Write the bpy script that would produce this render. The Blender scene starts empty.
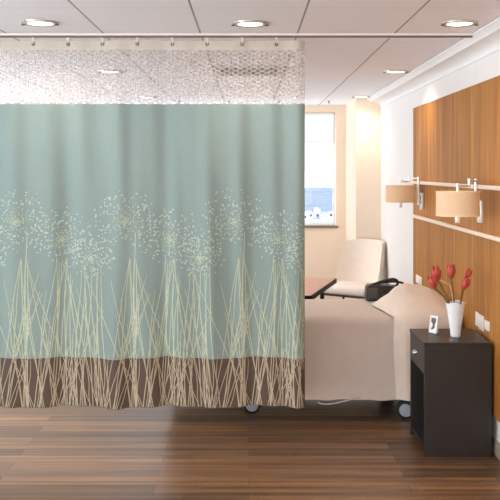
import bpy, bmesh, math, random
from mathutils import Vector, Matrix

SC = bpy.context.scene
COL = SC.collection
R = math.radians
F = 850.0            # focal length in pixels of the 500 px frame
CAM_H = 1.8
CEIL = 2.665
WX = 1.57            # right wall
PX = 1.55            # face of the timber panel
YC = 5.34            # curtain plane
YB = 11.14           # back wall

def lin(c):
    out = []
    for v in c:
        v = v / 255.0
        out.append(v / 12.92 if v <= 0.04045 else ((v + 0.055) / 1.055) ** 2.4)
    return tuple(out) + (1.0,)

# ------------------------------------------------------------------ materials
def new_mat(name):
    m = bpy.data.materials.new(name)
    m.use_nodes = True
    nt = m.node_tree
    return m, nt, nt.nodes['Principled BSDF']

def mat(name, c, rough=0.6, metal=0.0, var=0.06, scale=30.0, stretch=(1, 1, 1), bump=0.0, bscale=None, spec=0.5):
    """Principled material with procedural noise variation and optional bump."""
    m, nt, b = new_mat(name)
    b.inputs['Roughness'].default_value = rough
    b.inputs['Metallic'].default_value = metal
    b.inputs['Specular IOR Level'].default_value = spec
    tc = nt.nodes.new('ShaderNodeTexCoord')
    mp = nt.nodes.new('ShaderNodeMapping')
    mp.inputs['Scale'].default_value = stretch
    nt.links.new(tc.outputs['Object'], mp.inputs['Vector'])
    n = nt.nodes.new('ShaderNodeTexNoise')
    n.inputs['Scale'].default_value = scale
    n.inputs['Detail'].default_value = 3
    nt.links.new(mp.outputs['Vector'], n.inputs['Vector'])
    cr = nt.nodes.new('ShaderNodeValToRGB')
    l = lin(c)
    cr.color_ramp.elements[0].position = 0.3
    cr.color_ramp.elements[1].position = 0.7
    cr.color_ramp.elements[0].color = tuple(max(0, v * (1 - var)) for v in l[:3]) + (1,)
    cr.color_ramp.elements[1].color = tuple(min(1, v * (1 + var)) for v in l[:3]) + (1,)
    nt.links.new(n.outputs['Fac'], cr.inputs['Fac'])
    nt.links.new(cr.outputs['Color'], b.inputs['Base Color'])
    if bump:
        n2 = nt.nodes.new('ShaderNodeTexNoise')
        n2.inputs['Scale'].default_value = bscale or scale * 4
        nt.links.new(mp.outputs['Vector'], n2.inputs['Vector'])
        bp = nt.nodes.new('ShaderNodeBump')
        bp.inputs['Strength'].default_value = bump
        bp.inputs['Distance'].default_value = 0.01
        nt.links.new(n2.outputs['Fac'], bp.inputs['Height'])
        nt.links.new(bp.outputs['Normal'], b.inputs['Normal'])
    return m

def emit_mat(name, c, strength):
    m, nt, b = new_mat(name)
    b.inputs['Base Color'].default_value = lin(c)
    b.inputs['Emission Color'].default_value = lin(c)
    b.inputs['Emission Strength'].default_value = strength
    return m

def math_node(nt, op, a, b=None):
    n = nt.nodes.new('ShaderNodeMath'); n.operation = op
    for i, v in enumerate((a, b)):
        if v is None: continue
        if isinstance(v, (int, float)): n.inputs[i].default_value = v
        else: nt.links.new(v, n.inputs[i])
    return n.outputs[0]

def mix_col(nt, fac, a, b, blend='MIX'):
    n = nt.nodes.new('ShaderNodeMix'); n.data_type = 'RGBA'; n.blend_type = blend
    for sock, v in ((n.inputs[0], fac), (n.inputs[6], a), (n.inputs[7], b)):
        if isinstance(v, (int, float, tuple)): sock.default_value = v
        else: nt.links.new(v, sock)
    return n.outputs[2]

def floor_mat():
    m, nt, b = new_mat('wood_plank_floor')
    tc = nt.nodes.new('ShaderNodeTexCoord')
    br = nt.nodes.new('ShaderNodeTexBrick')
    br.offset = 0.37; br.offset_frequency = 2; br.squash = 1.0
    br.inputs['Scale'].default_value = 1.0
    br.inputs['Brick Width'].default_value = 1.45
    br.inputs['Row Height'].default_value = 0.125
    br.inputs['Mortar Size'].default_value = 0.0015
    br.inputs['Mortar Smooth'].default_value = 0.2
    br.inputs['Color1'].default_value = lin(FLOOR_A)
    br.inputs['Color2'].default_value = lin(FLOOR_B)
    br.inputs['Mortar'].default_value = lin((52, 36, 28))
    nt.links.new(tc.outputs['Object'], br.inputs['Vector'])
    # a second, narrower strip pattern gives tone changes inside planks
    mp = nt.nodes.new('ShaderNodeMapping'); mp.inputs['Scale'].default_value = (0.55, 16, 1)
    nt.links.new(tc.outputs['Object'], mp.inputs['Vector'])
    n1 = nt.nodes.new('ShaderNodeTexNoise'); n1.inputs['Scale'].default_value = 1.3; n1.inputs['Detail'].default_value = 4
    nt.links.new(mp.outputs['Vector'], n1.inputs['Vector'])
    mp2 = nt.nodes.new('ShaderNodeMapping'); mp2.inputs['Scale'].default_value = (3, 110, 1)
    nt.links.new(tc.outputs['Object'], mp2.inputs['Vector'])
    n2 = nt.nodes.new('ShaderNodeTexNoise'); n2.inputs['Scale'].default_value = 1.5; n2.inputs['Detail'].default_value = 4
    nt.links.new(mp2.outputs['Vector'], n2.inputs['Vector'])
    r1 = nt.nodes.new('ShaderNodeValToRGB')
    r1.color_ramp.elements[0].position = 0.38; r1.color_ramp.elements[0].color = (0.62, 0.58, 0.58, 1)
    r1.color_ramp.elements[1].position = 0.66; r1.color_ramp.elements[1].color = (1.25, 1.2, 1.16, 1)
    nt.links.new(n1.outputs['Fac'], r1.inputs['Fac'])
    r2 = nt.nodes.new('ShaderNodeValToRGB')
    r2.color_ramp.elements[0].position = 0.3; r2.color_ramp.elements[0].color = (0.8, 0.79, 0.78, 1)
    r2.color_ramp.elements[1].position = 0.7; r2.color_ramp.elements[1].color = (1.1, 1.1, 1.1, 1)
    nt.links.new(n2.outputs['Fac'], r2.inputs['Fac'])
    c = mix_col(nt, 1.0, br.outputs['Color'], r1.outputs['Color'], 'MULTIPLY')
    c = mix_col(nt, 1.0, c, r2.outputs['Color'], 'MULTIPLY')
    nt.links.new(c, b.inputs['Base Color'])
    b.inputs['Roughness'].default_value = 0.36
    b.inputs['Specular IOR Level'].default_value = 0.45
    bp = nt.nodes.new('ShaderNodeBump'); bp.inputs['Strength'].default_value = 0.08; bp.inputs['Distance'].default_value = 0.004
    nt.links.new(n2.outputs['Fac'], bp.inputs['Height']); nt.links.new(bp.outputs['Normal'], b.inputs['Normal'])
    return m

def ceiling_mat():
    m, nt, b = new_mat('ceiling_tile')
    tc = nt.nodes.new('ShaderNodeTexCoord')
    sx = nt.nodes.new('ShaderNodeSeparateXYZ'); nt.links.new(tc.outputs['Object'], sx.inputs[0])
    dx = math_node(nt, 'PINGPONG', math_node(nt, 'ADD', sx.outputs['X'], 6.1 + 0.305), 0.305)
    lx = math_node(nt, 'LESS_THAN', dx, 0.0055)
    dy = math_node(nt, 'PINGPONG', math_node(nt, 'ADD', sx.outputs['Y'], 12.2 - 4.51), 0.61)
    ly = math_node(nt, 'LESS_THAN', dy, 0.008)
    ly = math_node(nt, 'MULTIPLY', ly, 0.16)
    fac = math_node(nt, 'MAXIMUM', math_node(nt, 'MULTIPLY', lx, 0.85), ly)
    n = nt.nodes.new('ShaderNodeTexNoise'); n.inputs['Scale'].default_value = 60
    nt.links.new(tc.outputs['Object'], n.inputs['Vector'])
    base = mix_col(nt, n.outputs['Fac'], lin((246, 244, 248)), lin((250, 248, 252)))
    c = mix_col(nt, fac, base, lin((140, 128, 124)))
    nt.links.new(c, b.inputs['Base Color'])
    b.inputs['Roughness'].default_value = 0.8
    return m

def timber_mat():
    m, nt, b = new_mat('vertical_grain_timber')
    tc = nt.nodes.new('ShaderNodeTexCoord')
    def noise(scale_vec, s, det=4):
        mp = nt.nodes.new('ShaderNodeMapping'); mp.inputs['Scale'].default_value = scale_vec
        nt.links.new(tc.outputs['Object'], mp.inputs['Vector'])
        n = nt.nodes.new('ShaderNodeTexNoise'); n.inputs['Scale'].default_value = s; n.inputs['Detail'].default_value = det
        nt.links.new(mp.outputs['Vector'], n.inputs['Vector']); return n.outputs['Fac']
    broad = noise((1, 7, 0.35), 1.6)
    fine = noise((1, 60, 1.2), 1.5, 5)
    r = nt.nodes.new('ShaderNodeValToRGB')
    e = r.color_ramp.elements
    e[0].position = 0.3; e[0].color = lin((166, 106, 46))
    e[1].position = 0.72; e[1].color = lin((198, 138, 66))
    nt.links.new(broad, r.inputs['Fac'])
    r2 = nt.nodes.new('ShaderNodeValToRGB')
    r2.color_ramp.elements[0].position = 0.3; r2.color_ramp.elements[0].color = (0.60, 0.56, 0.52, 1)
    r2.color_ramp.elements[1].position = 0.68; r2.color_ramp.elements[1].color = (1.1, 1.1, 1.1, 1)
    nt.links.new(fine, r2.inputs['Fac'])
    c = mix_col(nt, 1.0, r.outputs['Color'], r2.outputs['Color'], 'MULTIPLY')
    nt.links.new(c, b.inputs['Base Color'])
    b.inputs['Roughness'].default_value = 0.55
    b.inputs['Specular IOR Level'].default_value = 0.18
    return m

def mesh_mat():
    m, nt, b = new_mat('open_knit_mesh')
    tc = nt.nodes.new('ShaderNodeTexCoord')
    sx = nt.nodes.new('ShaderNodeSeparateXYZ'); nt.links.new(tc.outputs['Object'], sx.inputs[0])
    PXX, PZZ = 0.056, 0.027
    cu = math_node(nt, 'COSINE', math_node(nt, 'MULTIPLY', sx.outputs['X'], 2 * math.pi / PXX))
    cv = math_node(nt, 'COSINE', math_node(nt, 'MULTIPLY', sx.outputs['Z'], 2 * math.pi / PZZ))
    f = math_node(nt, 'MULTIPLY', cu, cv)
    hole = math_node(nt, 'GREATER_THAN', f, 0.10)
    hole = math_node(nt, 'MULTIPLY', hole, math_node(nt, 'GREATER_THAN', math_node(nt, 'ABSOLUTE', cu), 0.55))
    hole = math_node(nt, 'MAXIMUM', hole, 0.46)
    out = nt.nodes['Material Output']
    tr = nt.nodes.new('ShaderNodeBsdfTransparent')
    dif = nt.nodes.new('ShaderNodeBsdfDiffuse'); dif.inputs['Color'].default_value = lin((208, 198, 190))
    tl = nt.nodes.new('ShaderNodeBsdfTranslucent'); tl.inputs['Color'].default_value = lin((208, 198, 190))
    ms = nt.nodes.new('ShaderNodeMixShader'); ms.inputs[0].default_value = 0.4
    nt.links.new(dif.outputs[0], ms.inputs[1]); nt.links.new(tl.outputs[0], ms.inputs[2])
    mx = nt.nodes.new('ShaderNodeMixShader')
    nt.links.new(hole, mx.inputs[0]); nt.links.new(ms.outputs[0], mx.inputs[1]); nt.links.new(tr.outputs[0], mx.inputs[2])
    nt.links.new(mx.outputs[0], out.inputs['Surface'])
    nt.nodes.remove(b)
    return m

def cloth_mat(name, c, trans=0.25, weave=True, var=0.05):
    m, nt, b = new_mat(name)
    out = nt.nodes['Material Output']
    tc = nt.nodes.new('ShaderNodeTexCoord')
    n = nt.nodes.new('ShaderNodeTexNoise'); n.inputs['Scale'].default_value = 160; n.inputs['Detail'].default_value = 2
    nt.links.new(tc.outputs['Object'], n.inputs['Vector'])
    l = lin(c)
    col = mix_col(nt, n.outputs['Fac'], tuple(v * (1 - 3 * var) for v in l[:3]) + (1,), tuple(min(1, v * (1 + 3 * var)) for v in l[:3]) + (1,))
    nt.links.new(col, b.inputs['Base Color'])
    b.inputs['Roughness'].default_value = 0.85
    b.inputs['Sheen Weight'].default_value = 0.1
    tl = nt.nodes.new('ShaderNodeBsdfTranslucent'); nt.links.new(col, tl.inputs['Color'])
    mx = nt.nodes.new('ShaderNodeMixShader'); mx.inputs[0].default_value = trans
    nt.links.new(b.outputs[0], mx.inputs[1]); nt.links.new(tl.outputs[0], mx.inputs[2])
    nt.links.new(mx.outputs[0], out.inputs['Surface'])
    return m

def glass_mat(name='window_glass', tint=(0.97, 0.985, 0.99, 1)):
    m, nt, b = new_mat(name)
    out = nt.nodes['Material Output']
    tr = nt.nodes.new('ShaderNodeBsdfTransparent'); tr.inputs['Color'].default_value = tint
    gl = nt.nodes.new('ShaderNodeBsdfGlossy'); gl.inputs['Roughness'].default_value = 0.02
    mx = nt.nodes.new('ShaderNodeMixShader'); mx.inputs[0].default_value = 0.05
    nt.links.new(tr.outputs[0], mx.inputs[1]); nt.links.new(gl.outputs[0], mx.inputs[2])
    nt.links.new(mx.outputs[0], out.inputs['Surface'])
    nt.nodes.remove(b)
    return m

FLOOR_A, FLOOR_B = (148, 112, 78), (92, 68, 49)
M = {}
M['floor'] = floor_mat()
M['ceiling'] = ceiling_mat()
M['timber'] = timber_mat()
M['wall'] = mat('white_wall_paint', (234, 228, 223), 0.8, var=0.012, scale=8, bump=0.03, bscale=200)
M['beige'] = mat('beige_wall_paint', (240, 220, 198), 0.8, var=0.012, scale=8, bump=0.03, bscale=200)
M['crown'] = mat('crown_paint', (240, 238, 236), 0.7, var=0.01, scale=8)
M['base'] = mat('baseboard_vinyl', (150, 138, 116), 0.6, var=0.05, scale=20)
M['rail'] = mat('cream_rail', (236, 216, 192), 0.4, var=0.02, scale=20)
M['sill'] = mat('stone_sill', (120, 104, 90), 0.6, var=0.05, scale=30)
M['frame_white'] = mat('white_window_frame', (240, 240, 238), 0.5, var=0.01)
M['glass'] = glass_mat()
M['dimming_glass'] = glass_mat('dimming_glass', (0.775, 0.785, 0.795, 1))  # tint added to dim the bright view through the back window
M['blind'] = cloth_mat('roller_blind_cloth', (244, 244, 242), 0.85)
M['track'] = mat('bronze_track', (112, 92, 80), 0.4, 0.5, var=0.03, scale=10)
M['track_lip'] = mat('track_lip_paint', (232, 220, 212), 0.5, 0.0, var=0.03, scale=10)
M['header'] = cloth_mat('header_tape', (206, 198, 184), 0.3, var=0.02)
M['mesh'] = mesh_mat()
M['sage'] = cloth_mat('sage_curtain_fabric', (137, 154, 149), 0.13, var=0.05)
M['brown'] = cloth_mat('brown_hem_fabric', (90, 73, 61), 0.08, var=0.06)
M['thread_pale'] = mat('pale_green_thread', (190, 196, 168), 0.8, var=0.08, scale=40)
M['thread_tan'] = mat('tan_thread', (180, 164, 140), 0.8, var=0.08, scale=40)
M['dots'] = mat('cream_dot_thread', (182, 194, 180), 0.8, var=0.08, scale=60)
M['grommet'] = mat('dull_brass', (120, 98, 72), 0.4, 0.8, var=0.05)
M['chrome'] = mat('brushed_nickel', (232, 228, 222), 0.3, 0.55, var=0.03, scale=40)
M['shade'] = cloth_mat('linen_lamp_shade', (236, 216, 190), 0.45, var=0.03)
M['shade_trim'] = mat('shade_trim_tape', (240, 216, 176), 0.8, var=0.03)
M['nickel_dark'] = mat('dark_nickel', (110, 104, 98), 0.35, 0.8, var=0.03)
M['trim_ring'] = mat('silver_trim_ring', (196, 190, 184), 0.35, 0.6, var=0.03)
M['lens'] = emit_mat('lit_lens', (255, 244, 226), 5.0)
M['bulb'] = emit_mat('lit_bulb', (255, 224, 184), 1.4)
M['bed_cloth'] = mat('taupe_bedspread', (220, 203, 190), 0.85, var=0.025, scale=14, bump=0.12, bscale=160)
M['pillow_cloth'] = mat('blush_bed_linen', (238, 220, 204), 0.85, var=0.025, scale=14, bump=0.12, bscale=160)
M['mattress'] = mat('mattress_ticking', (220, 214, 206), 0.9)
M['bed_metal'] = mat('dark_bed_metal', (52, 48, 48), 0.5, 0.5)
M['caster_disc'] = mat('blue_grey_plastic', (172, 176, 188), 0.45, var=0.04)
M['rubber'] = mat('black_rubber', (26, 25, 26), 0.6)
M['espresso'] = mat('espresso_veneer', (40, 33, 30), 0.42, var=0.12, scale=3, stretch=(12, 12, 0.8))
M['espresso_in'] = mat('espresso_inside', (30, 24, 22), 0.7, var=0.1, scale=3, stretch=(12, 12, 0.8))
M['vase'] = mat('white_porcelain', (238, 238, 240), 0.18, var=0.01)
M['petal'] = mat('coral_red_petal', (190, 76, 62), 0.6, var=0.22, scale=26, stretch=(1, 1, 0.3))
M['stem'] = mat('olive_stem', (112, 92, 48), 0.7, var=0.15)
M['stem_dry'] = mat('dry_straw_stem', (222, 176, 118), 0.8, var=0.1)
M['card'] = mat('white_card', (240, 238, 236), 0.5, var=0.01)
M['ink'] = mat('dark_print', (96, 88, 86), 0.6, var=0.5, scale=60)
M['plate'] = mat('ivory_plastic', (242, 230, 214), 0.4, var=0.01)
M['slot'] = mat('socket_slot', (110, 98, 86), 0.6)
M['chair'] = mat('cream_upholstery', (234, 218, 204), 0.8, var=0.02, scale=12, bump=0.06, bscale=200)
M['chair_metal'] = mat('dark_chair_metal', (46, 36, 32), 0.4, 0.5)
M['table_wood'] = mat('orange_brown_veneer', (206, 150, 110), 0.45, var=0.16, scale=4, stretch=(3, 12, 1))
M['table_edge'] = mat('black_table_edge', (15, 12, 12), 0.6, spec=0.2)
M['bag'] = mat('black_leather', (34, 33, 34), 0.42, var=0.15, scale=40, bump=0.1)
M['bag_side'] = mat('grey_bag_panel', (78, 74, 70), 0.55, var=0.1, scale=40)
M['vent'] = mat('vent_paint', (214, 206, 200), 0.6)
M['vent_dark'] = mat('vent_shade_paint', (70, 62, 58), 0.8)
M['black'] = mat('black_fitting', (40, 36, 34), 0.5)
M['cord'] = mat('pale_cord', (206, 196, 186), 0.7)
M['sea'] = mat('hazy_far_plain', (106, 116, 130), 0.9, var=0.25, scale=0.006, stretch=(1, 4, 1))  # distance haze is mixed into the plain's colour
M['hill'] = mat('hazy_hill', (112, 124, 140), 0.9, var=0.06, scale=0.01)  # hill colour carries painted distance haze too
M['house'] = mat('white_render', (214, 212, 210), 0.8, var=0.02, scale=1)
M['house_win'] = mat('dark_house_window', (70, 80, 96), 0.3)
M['roof'] = mat('pale_roof', (176, 174, 178), 0.8)

# ------------------------------------------------------------------ mesh helpers
def box(bm, c, s, bevel=0.0, seg=3, rot=None):
    r = bmesh.ops.create_cube(bm, size=1.0)
    vs = r['verts']
    bmesh.ops.scale(bm, vec=s, verts=vs)
    if bevel:
        es = list({e for v in vs for e in v.link_edges})
        res = bmesh.ops.bevel(bm, geom=es, offset=bevel, segments=seg, affect='EDGES', profile=0.5)
        vs = list({v for f in res['faces'] for v in f.verts} | {v for v in vs if v.is_valid})
    if rot is not None:
        bmesh.ops.rotate(bm, cent=(0, 0, 0), matrix=rot, verts=vs)
    bmesh.ops.translate(bm, vec=c, verts=vs)
    return vs

def bx(bm, x0, x1, y0, y1, z0, z1, bevel=0.0, seg=3):
    return box(bm, ((x0 + x1) / 2, (y0 + y1) / 2, (z0 + z1) / 2), (x1 - x0, y1 - y0, z1 - z0), bevel, seg)

def lathe(bm, prof, seg=32, c=(0, 0, 0), axis='Z'):
    rings = []
    for r, z in prof:
        ring = []
        if r < 1e-6:
            ring = [(0, 0, z)]
        else:
            ring = [(r * math.cos(2 * math.pi * i / seg), r * math.sin(2 * math.pi * i / seg), z) for i in range(seg)]
        out = []
        for x, y, zz in ring:
            if axis == 'X': p = (zz, x, y)
            elif axis == 'Y': p = (x, zz, y)
            else: p = (x, y, zz)
            out.append(bm.verts.new((p[0] + c[0], p[1] + c[1], p[2] + c[2])))
        rings.append(out)
    for a, b in zip(rings, rings[1:]):
        for i in range(seg):
            j = (i + 1) % seg
            try:
                if len(a) == 1 and len(b) == 1: continue
                if len(a) == 1: bm.faces.new((a[0], b[j], b[i]))
                elif len(b) == 1: bm.faces.new((a[i], a[j], b[0]))
                else: bm.faces.new((a[i], a[j], b[j], b[i]))
            except ValueError: pass

def tube(bm, pts, r, seg=8, cap=True):
    pts = [Vector(p) for p in pts]
    n = len(pts)
    rs = r if isinstance(r, (list, tuple)) else [r] * n
    rings = []
    up = None
    for i, p in enumerate(pts):
        t = (pts[min(i + 1, n - 1)] - pts[max(i - 1, 0)]).normalized()
        if up is None:
            up = Vector((0, 0, 1)) if abs(t.z) < 0.9 else Vector((1, 0, 0))
        a = (up - t * up.dot(t)).normalized(); up = a
        b = t.cross(a)
        rings.append([bm.verts.new(p + (a * math.cos(2 * math.pi * k / seg) + b * math.sin(2 * math.pi * k / seg)) * rs[i]) for k in range(seg)])
    for a, b in zip(rings, rings[1:]):
        for k in range(seg):
            bm.faces.new((a[k], a[(k + 1) % seg], b[(k + 1) % seg], b[k]))
    if cap:
        bm.faces.new(list(reversed(rings[0]))); bm.faces.new(rings[-1])

def smooth_path(pts, n=8):
    """Catmull-Rom through the points."""
    P = [Vector(p) for p in pts]
    P = [P[0] * 2 - P[1]] + P + [P[-1] * 2 - P[-2]]
    out = []
    for i in range(1, len(P) - 2):
        for k in range(n):
            t = k / n
            out.append(0.5 * ((2 * P[i]) + (P[i + 1] - P[i - 1]) * t + (2 * P[i - 1] - 5 * P[i] + 4 * P[i + 1] - P[i + 2]) * t * t
                              + (3 * P[i] - P[i - 1] - 3 * P[i + 1] + P[i + 2]) * t ** 3))
    out.append(P[-2])
    return out

def prism(bm, poly, axis, a, b):
    """poly of 2D points extruded along axis from a to b. axis Y: (x,z); X: (y,z); Z: (x,y)"""
    def p3(p, t):
        return (p[0], t, p[1]) if axis == 'Y' else (t, p[0], p[1]) if axis == 'X' else (p[0], p[1], t)
    A = [bm.verts.new(p3(p, a)) for p in poly]; B = [bm.verts.new(p3(p, b)) for p in poly]
    n = len(poly)
    for i in range(n):
        bm.faces.new((A[i], A[(i + 1) % n], B[(i + 1) % n], B[i]))
    bm.faces.new(list(reversed(A))); bm.faces.new(B)

def obj(name, bm, m, parent=None, smooth=False, loc=None):
    bmesh.ops.recalc_face_normals(bm, faces=bm.faces[:])
    me = bpy.data.meshes.new(name)
    bm.to_mesh(me); bm.free()
    ms = m if isinstance(m, (list, tuple)) else [m]
    for x in ms: me.materials.append(x)
    if smooth:
        for p in me.polygons: p.use_smooth = True
        if smooth != 'full':
            try: me.set_sharp_from_angle(angle=R(40))
            except Exception: pass
    o = bpy.data.objects.new(name, me)
    COL.objects.link(o)
    if parent: o.parent = parent
    if loc: o.location = loc
    return o

def tag(o, label, cat, group=None, kind=None):
    if label: o['label'] = label
    if cat: o['category'] = cat
    if group: o['group'] = group
    if kind: o['kind'] = kind
    return o

def thing(name, label, cat, loc=(0, 0, 0), rz=0.0, group=None):
    o = bpy.data.objects.new(name, None)
    o.empty_display_size = 0.1
    COL.objects.link(o)
    o.location = loc; o.rotation_euler = (0, 0, rz)
    return tag(o, label, cat, group)

def struct(name, bm, m, label=None, parent=None, smooth=False):
    o = obj(name, bm, m, parent, smooth)
    if not parent:
        o['kind'] = 'structure'
        if label: o['label'] = label
    return o

def copy_tree(o, parent=None):
    c = o.copy(); COL.objects.link(c)
    if parent: c.parent = parent
    for ch in list(o.children):
        copy_tree(ch, c)
    return c

B = bmesh.new

# ------------------------------------------------------------------ the room
XL, YF = -4.2, -3.2
bm = B(); bx(bm, XL - .2, WX + .2, YF - .2, YB + .3, -0.15, 0)
struct('floor', bm, M['floor'], 'brown wood plank floor laid across the room')
bm = B(); bx(bm, XL - .2, WX + .2, YF - .2, YB + .3, CEIL, CEIL + .15)
struct('ceiling', bm, M['ceiling'], 'off white tiled ceiling with thin grey seams')
bm = B(); bx(bm, WX, WX + .2, YF, YB, 0, CEIL)
struct('wall_right', bm, M['wall'], 'white wall behind the timber panel')

def wall_with_opening_x(name, y0, y1, xa, xb, ox0, ox1, oz0, oz1, m, label):
    bm = B()
    bx(bm, xa, ox0, y0, y1, 0, CEIL); bx(bm, ox1, xb, y0, y1, 0, CEIL)
    bx(bm, ox0, ox1, y0, y1, 0, oz0); bx(bm, ox0, ox1, y0, y1, oz1, CEIL)
    return struct(name, bm, m, label)
WO = (-1.9, 1.138, 1.062, 2.572)     # window opening in the back wall
wall_with_opening_x('wall_back', YB, YB + .2, XL, WX + .2, *WO, M['beige'], 'beige end wall with the window')
FO = (-3.6, 1.2, 0.75, 2.5)
wall_with_opening_x('wall_front', YF - .2, YF, XL, WX + .2, *FO, M['wall'], 'white wall on the near side of the room')
bm = B()
LO = (-2.4, 3.9, 0.5, 2.5)
L2 = (5.9, 10.3, 0.4, 2.55)
bx(bm, XL - .2, XL, YF, LO[0], 0, CEIL); bx(bm, XL - .2, XL, LO[1], L2[0], 0, CEIL); bx(bm, XL - .2, XL, L2[1], YB, 0, CEIL)
for q in (LO, L2):
    bx(bm, XL - .2, XL, q[0], q[1], 0, q[2]); bx(bm, XL - .2, XL, q[0], q[1], q[3], CEIL)
struct('wall_left', bm, M['wall'], 'white wall opposite the timber panel')
# column in the corner by the window
bm = B(); bx(bm, 1.27, WX, 10.1, YB, 0, CEIL)
struct('wall_column', bm, M['beige'], 'beige square column in the corner beside the window')

# windows
def window(name, y, x0, x1, z0, z1, axis='x', mull=(), glass='glass'):
    t = bpy.data.objects.new(name, None); COL.objects.link(t); t['kind'] = 'structure'
    w = 0.028
    bm = B()
    if axis == 'x':
        def bb(a0, a1, c0, c1): bx(bm, a0, a1, y, y + .05, c0, c1)
    else:
        def bb(a0, a1, c0, c1): bx(bm, y, y + .05, a0, a1, c0, c1)
    bb(x0, x0 + w, z0, z1); bb(x1 - w, x1, z0, z1); bb(x0 + w, x1 - w, z0, z0 + w); bb(x0 + w, x1 - w, z1 - w, z1)
    for mx in mull: bb(mx - .02, mx + .02, z0 + w, z1 - w)
    obj('window_frame', bm, M['frame_white'], t)
    bm = B()
    if axis == 'x': bx(bm, x0 + w, x1 - w, y + .022, y + .028, z0 + w, z1 - w)
    else: bx(bm, y + .022, y + .028, x0 + w, x1 - w, z0 + w, z1 - w)
    obj('window_pane', bm, M[glass], t)
    return t
w1 = window('window_1', YB + .10, WO[0], WO[1], WO[2] + .02, WO[3], mull=(-0.4,), glass='dimming_glass')
w1['label'] = 'tall window beside the column with a pale roller blind'
bm = B(); bx(bm, WO[0] - .03, WO[1] + .03, YB - .03, YB + .15, WO[2] - .005, WO[2] + .02, .004)
struct('window_sill', bm, M['sill'], parent=w1)
window('added_window_2', YF - .12, FO[0], FO[1], FO[2], FO[3], mull=(-2.0, -0.4))['label'] = 'added unseen window on the near wall'  # added out of view to let daylight onto the curtain side
window('added_window_3', XL - .12, LO[0], LO[1], LO[2], LO[3], axis='y', mull=(-0.8, 0.8, 2.4))['label'] = 'added unseen window on the wall opposite the timber panel'  # invented opening, brings more daylight into the near half

window('added_window_4', XL - .12, L2[0], L2[1], L2[2], L2[3], axis='y', mull=(7.4, 8.8))['label'] = 'added unseen window on the wall opposite the hospital bed'  # invented opening, brightens the room behind the curtain

t = thing('roller_blind', 'pale roller blind pulled a short way down inside the window', 'blind', (WO[1] - .75, YB + .06, WO[3]))
bm = B(); lathe(bm, [(0, -.72), (.018, -.72), (.018, .72), (0, .72)], 16, (0, 0, -.02), 'X'); obj('roller_tube', bm, M['frame_white'], t, True)
bm = B(); bx(bm, -.715, .715, -.0015, .0015, -.375, -.03); obj('blind_cloth', bm, M['blind'], t)
bm = B(); bx(bm, -.715, .715, -.006, .006, -.392, -.376, .003); obj('bottom_bar', bm, M['frame_white'], t)

# crown moulding
prof = [(WX, 2.66), (1.398, 2.66), (1.398, 2.652), (1.432, 2.632), (1.44, 2.618)]
for k in range(1, 8):
    a = k / 8 * math.pi / 2
    prof.append((1.44 + .118 * math.sin(a) , 2.618 - .045 * (1 - math.cos(a))))
prof += [(1.56, 2.572), (1.56, 2.558), (WX, 2.556)]
bm = B(); prism(bm, prof, 'Y', YF, 10.1)
struct('trim_1', bm, M['crown'], 'white crown moulding above the timber panel', smooth=True)
# timber panel, rails, baseboard
bm = B(); bx(bm, PX, WX - .0005, 1.6, 8.03, .243, 2.393, .003, 2)
struct('trim_2', bm, M['timber'], 'tall orange brown timber panel with vertical grain on the wall')
def rail(name, z, label):
    bm = B(); bx(bm, PX - .028, PX - .0005, 1.6, 8.02, z - .014, z + .014, .005, 2)
    struct(name, bm, M['rail'], label)
rail('trim_3', 1.694, 'upper cream rail across the timber panel')
rail('trim_4', 1.380, 'lower cream rail across the timber panel')
bm = B(); bx(bm, WX - .015, WX - .0005, YF, 10.095, 0, .098, .004, 2)
struct('baseboard_right', bm, M['base'], 'olive grey baseboard under the timber panel')
bm = B(); bx(bm, XL + .001, 1.268, YB - .015, YB - .0005, 0, .098, .004, 2)
struct('baseboard_back', bm, M['base'], 'olive grey baseboard below the window')

# ------------------------------------------------------------------ outside
GZ = -26.0
bm = B(); bx(bm, -900, 900, 60, 1240, GZ - 2, GZ)
struct('terrain', bm, M['sea'], 'hazy blue plain far below the window')
bm = B()
rnd = random.Random(5)
N = 60
for i in range(N):
    x = -800 + 1600 * i / N
    h = 3 + 4 * rnd.random()
    lathe(bm, [(40, -1), (34, h * .5), (20, h * .9), (0, h)], 10, (x, 1230 + 20 * rnd.random(), GZ))
struct('hills', bm, M['hill'], 'low hazy blue hills on the horizon', smooth=True)
def house(px0, px1, ytop, ybase, wins, label, roof=False):
    """a white house out on the plain, with its own distance"""
    d = (CAM_H - GZ) * F / (ybase - 171)
    s = F / d
    x0, x1 = (px0 - 249) / s, (px1 - 249) / s
    h = (ybase - ytop) / s
    t = thing('house', label, 'house', ((x0 + x1) / 2, d, GZ), 0, 'houses beyond the window')
    w = (x1 - x0) / 2
    bm = B(); bx(bm, -w, w, 0, w * 1.6, 0, h); obj('wall', bm, M['house'], t)
    bm = B(); bx(bm, -w * 1.04, w * 1.04, -.3, w * 1.7, h, h + .5)
    if roof:
        prism(bm, [(-w * 1.05, h + .5), (w * 1.05, h + .5), (0, h + .5 + w * .5)], 'Y', -.3, w * 1.7)
    obj('roof', bm, M['roof'], t)
    for fx, fz, fw, fh in wins:
        bm = B(); bx(bm, (fx - fw / 2) * 2 * w, (fx + fw / 2) * 2 * w, -.25, .05, (fz - fh / 2) * h, (fz + fh / 2) * h)
        obj('window', bm, M['house_win'], t)
house(303.5, 308.5, 212, 222, [(-.1, .5, .3, .25)], 'white house beyond the window, closest to the curtain edge')
house(307.5, 313, 213, 219, [(.1, .6, .4, .4)], 'white house with one dark window, second from the curtain edge', True)
house(314, 320.5, 209.5, 218.5, [(.05, .35, .35, .3)], 'tallest white house in the middle of the window view', True)
house(321, 327, 214, 219, [(-.2, .55, .2, .2)], 'low white house with a small window beyond the glass', True)
house(327.5, 333, 212, 219, [(.15, .6, .5, .35)], 'white house close to the column side of the window', False)
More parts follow.
